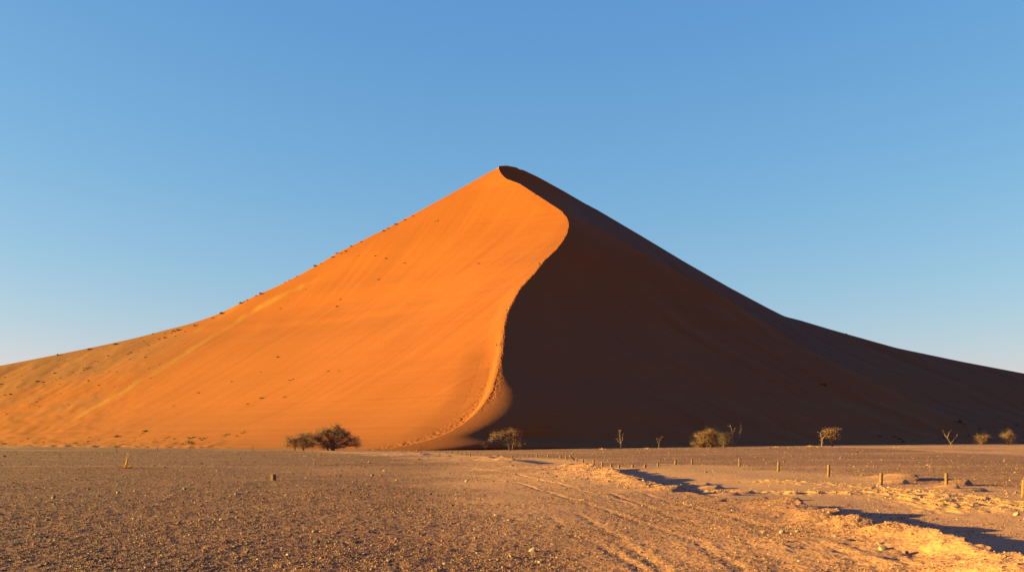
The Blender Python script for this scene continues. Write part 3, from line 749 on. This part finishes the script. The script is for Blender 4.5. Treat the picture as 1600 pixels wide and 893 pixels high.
for i, (a, b, w, mt, lab) in enumerate(ROCKS):
    p = on_ground(a, b); s = w*p.y/F*1.15
    o = link('rock', rock_mesh(500+i, mt, 3, .62), None, p+Vector((0, 0, s*.14))); o.scale = (s, s*.85, s); o.rotation_euler = (0, 0, i*1.7)
    tag(o, lab, 'rock', 'single stones on the plain')

def build_gravel():
    """small stones beyond counting, strewn over the plain: one object"""
    rng = np.random.default_rng(5)
    base = [np.array([v.co[:] for v in rock_mesh(600+k, 'stone', 1, .7, 'tmp').vertices]) for k in range(6)]
    tmp = rock_mesh(600, 'stone', 1, .7, 'tmp'); fc = np.array([p.vertices[:] for p in tmp.polygons])
    n = 230000
    py = HZ+np.exp(rng.uniform(math.log(14), math.log(225), n)); 
    mixr = rng.random(n) < .45; py = np.where(mixr, rng.uniform(725, 915, n), py)
    px = rng.uniform(-90, 1690, n)
    Y = H*F/(py-HZ); X = (px-CX)/F*Y
    z, sand, yel, rough = ground_h(X, Y)
    clump = fbm(X/1.8, Y/2.5, 701, 3)
    keep = rng.random(n) < np.clip(.85-.80*sand+1.1*clump, .03, 1)
    X, Y, z = X[keep], Y[keep], z[keep]; n = len(X)
    s = .020*np.exp(rng.normal(0, .6, n))*(1+Y/75.0); s = np.minimum(s, .32)
    s = np.clip(s, .014, .012+Y*.0017)
    big = rng.random(n) < .015; s = np.where(big, s*2.0, s)
    th = rng.uniform(0, 6.28, n); c, sn = np.cos(th)[:, None], np.sin(th)[:, None]
    kk = rng.integers(0, 6, n); B = np.stack(base)[kk]
    stretch = rng.uniform(.7, 1.4, n)[:, None]
    bx = B[:, :, 0]*stretch; by = B[:, :, 1]
    vx = (bx*c-by*sn)*s[:, None]+X[:, None]; vy = (bx*sn+by*c)*s[:, None]+Y[:, None]; vz = B[:, :, 2]*s[:, None]*rng.uniform(.6, 1.2, n)[:, None]+z[:, None]+.12*s[:, None]
    co = np.stack([vx, vy, vz], -1).reshape(-1, 3)
    nv = B.shape[1]; f = (fc[None]+np.arange(n)[:, None, None]*nv).reshape(-1, 3)
    tone = rng.random(n); col = np.repeat(np.stack([tone, rng.random(n), tone*0, tone*0+1], 1), nv, axis=0)
    me = mesh_np('gravel', co, f, M['gravel'], False, col)
    return tag(link('gravel', me), 'small dark and pale stones strewn over the desert plain', 'gravel', kind='stuff')
def gravel_mat():
    m, nt, b = new_mat('loose_gravel')
    at = N(nt, 'ShaderNodeAttribute', attribute_name='zones'); sp = N(nt, 'ShaderNodeSeparateColor'); nt.links.new(at.outputs['Color'], sp.inputs[0])
    c = mixc(nt, sp.outputs[0], (.060, .022, .023), (.28, .096, .072))
    c = mixc(nt, mth(nt, 'GREATER_THAN', sp.outputs[1], .94), c, (.40, .21, .15))
    nt.links.new(c, b.inputs['Base Color']); b.inputs['Roughness'].default_value = .75
    return m
M['gravel'] = gravel_mat()
build_gravel()
M['clod'] = simple('sand_clod', (.32, .145, .080), (.40, .185, .10), 3)
def build_clods():
    """crumbled crust thrown up by the grader along the banks: beyond counting, one object"""
    rng = np.random.default_rng(8)
    tmp = rock_mesh(650, 'clod', 1, .75, 'tmp'); fc = np.array([p.vertices[:] for p in tmp.polygons])
    base = np.stack([np.array([v.co[:] for v in rock_mesh(650+k, 'clod', 1, .75, 'tmp').vertices]) for k in range(6)])
    P = []
    for poly, w_, dens, sz in ((CLOD, 1.1, 70, .044), (CLOD2, 1.0, 55, .042), (BANK[1:12], .5, 45, .028), (BANK[11:16], .9, 60, .058), ([g0(a, b) for a, b in [(960,755),(900,738),(850,730),(800,727)]], 1.8, 50, .055)):
        for k in range(len(poly)-1):
            a = np.array(poly[k]); b = np.array(poly[k+1]); L = np.hypot(*(b-a)); n = int(L*dens)
            t = rng.random(n)[:, None]; off = rng.normal(0, w_, (n, 2))
            q = a+(b-a)*t+off; c_ = fbm(q[:, 0]/1.1, q[:, 1]/1.6, 801, 2)
            m = rng.random(n) < np.clip(.5+2.2*c_, 0, 1)
            P.append(np.column_stack([q[m], sz*np.exp(rng.normal(0, .45, m.sum()))]))
    P = np.vstack(P); X, Y, s = P.T; n = len(X); z = ground_h(X, Y)[0]
    th = rng.uniform(0, 6.28, n); c, sn = np.cos(th)[:, None], np.sin(th)[:, None]
    B = base[rng.integers(0, 6, n)]; S = s[:, None]
    vx = (B[:, :, 0]*1.3*c-B[:, :, 1]*sn)*S+X[:, None]; vy = (B[:, :, 0]*1.3*sn+B[:, :, 1]*c)*S+Y[:, None]; vz = B[:, :, 2]*S+z[:, None]+.15*S
    co = np.stack([vx, vy, vz], -1).reshape(-1, 3); nv = B.shape[1]
    f = (fc[None]+np.arange(n)[:, None, None]*nv).reshape(-1, 3)
    return tag(link('sand_clods', mesh_np('sand_clods', co, f, M['clod'], False)), 'crumbled pale sand clods strewn along the track banks', 'clods', kind='stuff')
build_clods()

# ------------------------------------------------------------------ people on the crest
def skin_obj(name, mat, verts, edges, radii, parent=None, sub=1):
    me = bpy.data.meshes.new(name); me.from_pydata(verts, edges, []); me.materials.append(M[mat])
    o = link(name, me, parent)
    m = o.modifiers.new('skin', 'SKIN'); m.use_smooth_shade = True
    for i, r in enumerate(radii): me.skin_vertices[0].data[i].radius = (r, r) if not isinstance(r, tuple) else r
    me.skin_vertices[0].data[0].use_root = True
    s = o.modifiers.new('sub', 'SUBSURF'); s.levels = sub; s.render_levels = sub
    return o
def person(label, loc, rz, lean, stride, arms, shirt, trousers, sit=False):
    v = []; e = []; r = []
    def add(p, rad, par=None):
        v.append(tuple(p)); r.append(rad)
        if par is not None: e.append((par, len(v)-1))
        return len(v)-1
    hz = .93 if not sit else .22
    L = lambda z: lean*(z-hz)          # forward (+x) offset with height
    pel = add((0, 0, hz), (.15, .11)); wa = add((L(hz+.18), 0, hz+.18), (.135, .10), pel); ch = add((L(hz+.42), 0, hz+.42), (.17, .12), wa)
    nk = add((L(hz+.58)+.01, 0, hz+.58), .055, ch); hd = add((L(hz+.68)+.03, 0, hz+.68), (.078, .09), nk); tp = add((L(hz+.80)+.03, 0, hz+.80), (.07, .08), hd)
    ns = add((L(hz+.69)+.12, 0, hz+.69), .016, hd)
    legs = []
    for s in (-1, 1):
        if sit: kn = (.42, s*.12, hz+.28); an = (.62, s*.12, -.10); ft = (.80, s*.13, -.12); hp = (.03, s*.1, hz-.02)
        else:
            st = stride*s; kn = (st*.5+.07, s*.10, .50); an = (st-.04, s*.10, .08+max(0, -st)*.12); ft = (st+.14, s*.11, .04); hp = (0, s*.10, hz-.06)
        a = add(hp, .095, pel); b = add(kn, .062, a); c = add(an, .042, b); d = add(ft, .035, c); legs.append([hp, kn, an])
    arm = []
    for s in (-1, 1):
        sh = (L(hz+.50), s*.19, hz+.50); sw = arms*s
        el = (L(hz+.24)+sw*.5-.02, s*.25, hz+.24); wr = (L(hz+.02)+sw+.10, s*.24, hz+.04)
        a = add(sh, .058, ch); b = add(el, .042, a); c = add(wr, .028, b); pm = add((wr[0]+.03, wr[1], wr[2]-.07), (.036, .02), c)
        for k in range(4):
            q = (k-1.5)*.021; l1 = (.045, .052, .048, .036)[k]
            f1 = add((wr[0]+.04+q, wr[1], wr[2]-.07-l1), .009, pm); add((wr[0]+.055+q, wr[1]-s*.012, wr[2]-.07-l1*1.8), .008, f1)
        t1 = add((wr[0]+.075, wr[1]-s*.01, wr[2]-.06), .010, c); add((wr[0]+.095, wr[1]-s*.015, wr[2]-.095), .009, t1)
        arm.append([sh, el, wr])
    root = empty('person', loc, rz); tag(root, label, 'person', 'walkers on the dune crest')
    skin_obj('body', 'skin', v, e, r, root)
    sv = [v[0], v[1], v[2], (v[3][0], 0, v[3][2]-.05)]; se = [(0, 1), (1, 2), (2, 3)]; sr_ = [(.165, .125), (.15, .115), (.19, .135), .075]
    for a in arm:
        i = len(sv); sv += [a[0], a[1], tuple(Vector(a[1]).lerp(Vector(a[2]), .7))]; se += [(2, i), (i, i+1), (i+1, i+2)]; sr_ += [.075, .056, .044]
    skin_obj('shirt', shirt, sv, se, sr_, root)
    tv = [(0, 0, hz+.03)]; te = []; tr_ = [(.165, .125)]
    for l in legs:
        i = len(tv); tv += [l[0], l[1], tuple(Vector(l[1]).lerp(Vector(l[2]), .9))]; te += [(0, i), (i, i+1), (i+1, i+2)]; tr_ += [.112, .08, .062]
    skin_obj('trousers', trousers, tv, te, tr_, root)
    bm = bmesh.new(); bmesh.ops.create_icosphere(bm, subdivisions=2, radius=.108)
    for q in bm.verts:
        if q.co.z < -.02 and q.co.x > -.02: q.co *= .8
        q.co += Vector((v[4][0]-.015, 0, v[4][2]+.055))
    me = bpy.data.meshes.new('hair'); bm.to_mesh(me); bm.free(); me.materials.append(M['hair']); link('hair', me, root)
    return root
def crest_pt(px, py):
    return on_dune(px, py)
PPL = [  # feet column,row, heading, lean, stride, arms, shirt, trousers, sit, label
 (850.3,410.5,2.2,.10,.18,.15,'paleshirt','navy',False,'climber in a pale top standing highest of the walkers on the crest'),
 (843.0,414.8,2.3,.50,.30,.2,'black','black',False,'climber bent forward in dark clothes just below the highest one'),
 (791.5,486.5,.6,.30,.26,.25,'maroon','black',False,'left of the two close walkers halfway up the crest, leaning uphill'),
 (794.8,485.8,.6,.10,.15,.15,'greyc','khaki',False,'right of the two close walkers halfway up the crest, in grey'),
 (776.3,541.8,3.3,.25,.34,.35,'navy','black',False,'lowest walker, stepping down off the crest onto the lit side'),
 (782.5,541.2,3.0,.08,.2,.2,'maroon','navy',False,'walker standing on the edge beside the lowest one'),
 (836,305.5,.3,.15,.15,.1,'black','navy',False,'tiny lone figure near the summit on the shadow edge')]
for (a, b, hd_, ln, stp, ar, s_, t_, si, lab) in PPL:
    h = crest_pt(a, b)
    if h: person(lab, h, hd_, ln, stp, ar, s_, t_, si)

# ------------------------------------------------------------------ camera, sun, sky
cam = bpy.data.cameras.new('camera'); co_ = bpy.data.objects.new('camera', cam); COL.objects.link(co_)
co_.location = EYE; co_.rotation_euler = (math.radians(90), 0, 0)
cam.sensor_width = 36; cam.lens = 36*F/1600; cam.shift_y = (HZ-446.5)/1600; cam.clip_start = .1; cam.clip_end = 20000
sc.camera = co_
sl = bpy.data.lights.new('sun', 'SUN'); sl.energy = SUN_E if 'SUN_E' in globals() else 5.0; sl.angle = math.radians(.5); sl.color = (1, 1.0, .165)
so = bpy.data.objects.new('sun', sl); COL.objects.link(so); so.rotation_euler = SUN.to_track_quat('Z', 'Y').to_euler()
w = bpy.data.worlds.new('World'); sc.world = w; w.use_nodes = True; nt = w.node_tree
bg = nt.nodes['Background']; sky = nt.nodes.new('ShaderNodeTexSky'); sky.sky_type = 'NISHITA'; sky.sun_disc = False
sky.sun_elevation = SUN_EL; sky.sun_rotation = math.atan2(SUN.x, SUN.y) % (2*math.pi)
sky.altitude = 700; sky.air_density = 1.3; sky.dust_density = .6; sky.ozone_density = 5
# the sky's own light, with a film-like response per channel (paler horizon, less violet)
sep = nt.nodes.new('ShaderNodeSeparateColor'); cmb = nt.nodes.new('ShaderNodeCombineColor'); nt.links.new(sky.outputs[0], sep.inputs[0])
for k, (g_, m_) in enumerate(((1.13, 1.56), (.80, .83), (.40, .76))):
    nt.links.new(mth(nt, 'MULTIPLY', mth(nt, 'POWER', mth(nt, 'MULTIPLY', sep.outputs[k], .3486), g_), m_/(5.278*.0627)), cmb.inputs[k])
nt.links.new(cmb.outputs[0], bg.inputs[0]); bg.inputs[1].default_value = .0627
sc.view_settings.view_transform = 'Standard'; sc.view_settings.look = 'None'; sc.view_settings.gamma = 1; sc.view_settings.use_curve_mapping = False
sc.view_settings.exposure = 2.4
sc.render.engine = 'CYCLES'; sc.cycles.max_bounces = 4; sc.cycles.diffuse_bounces = 2
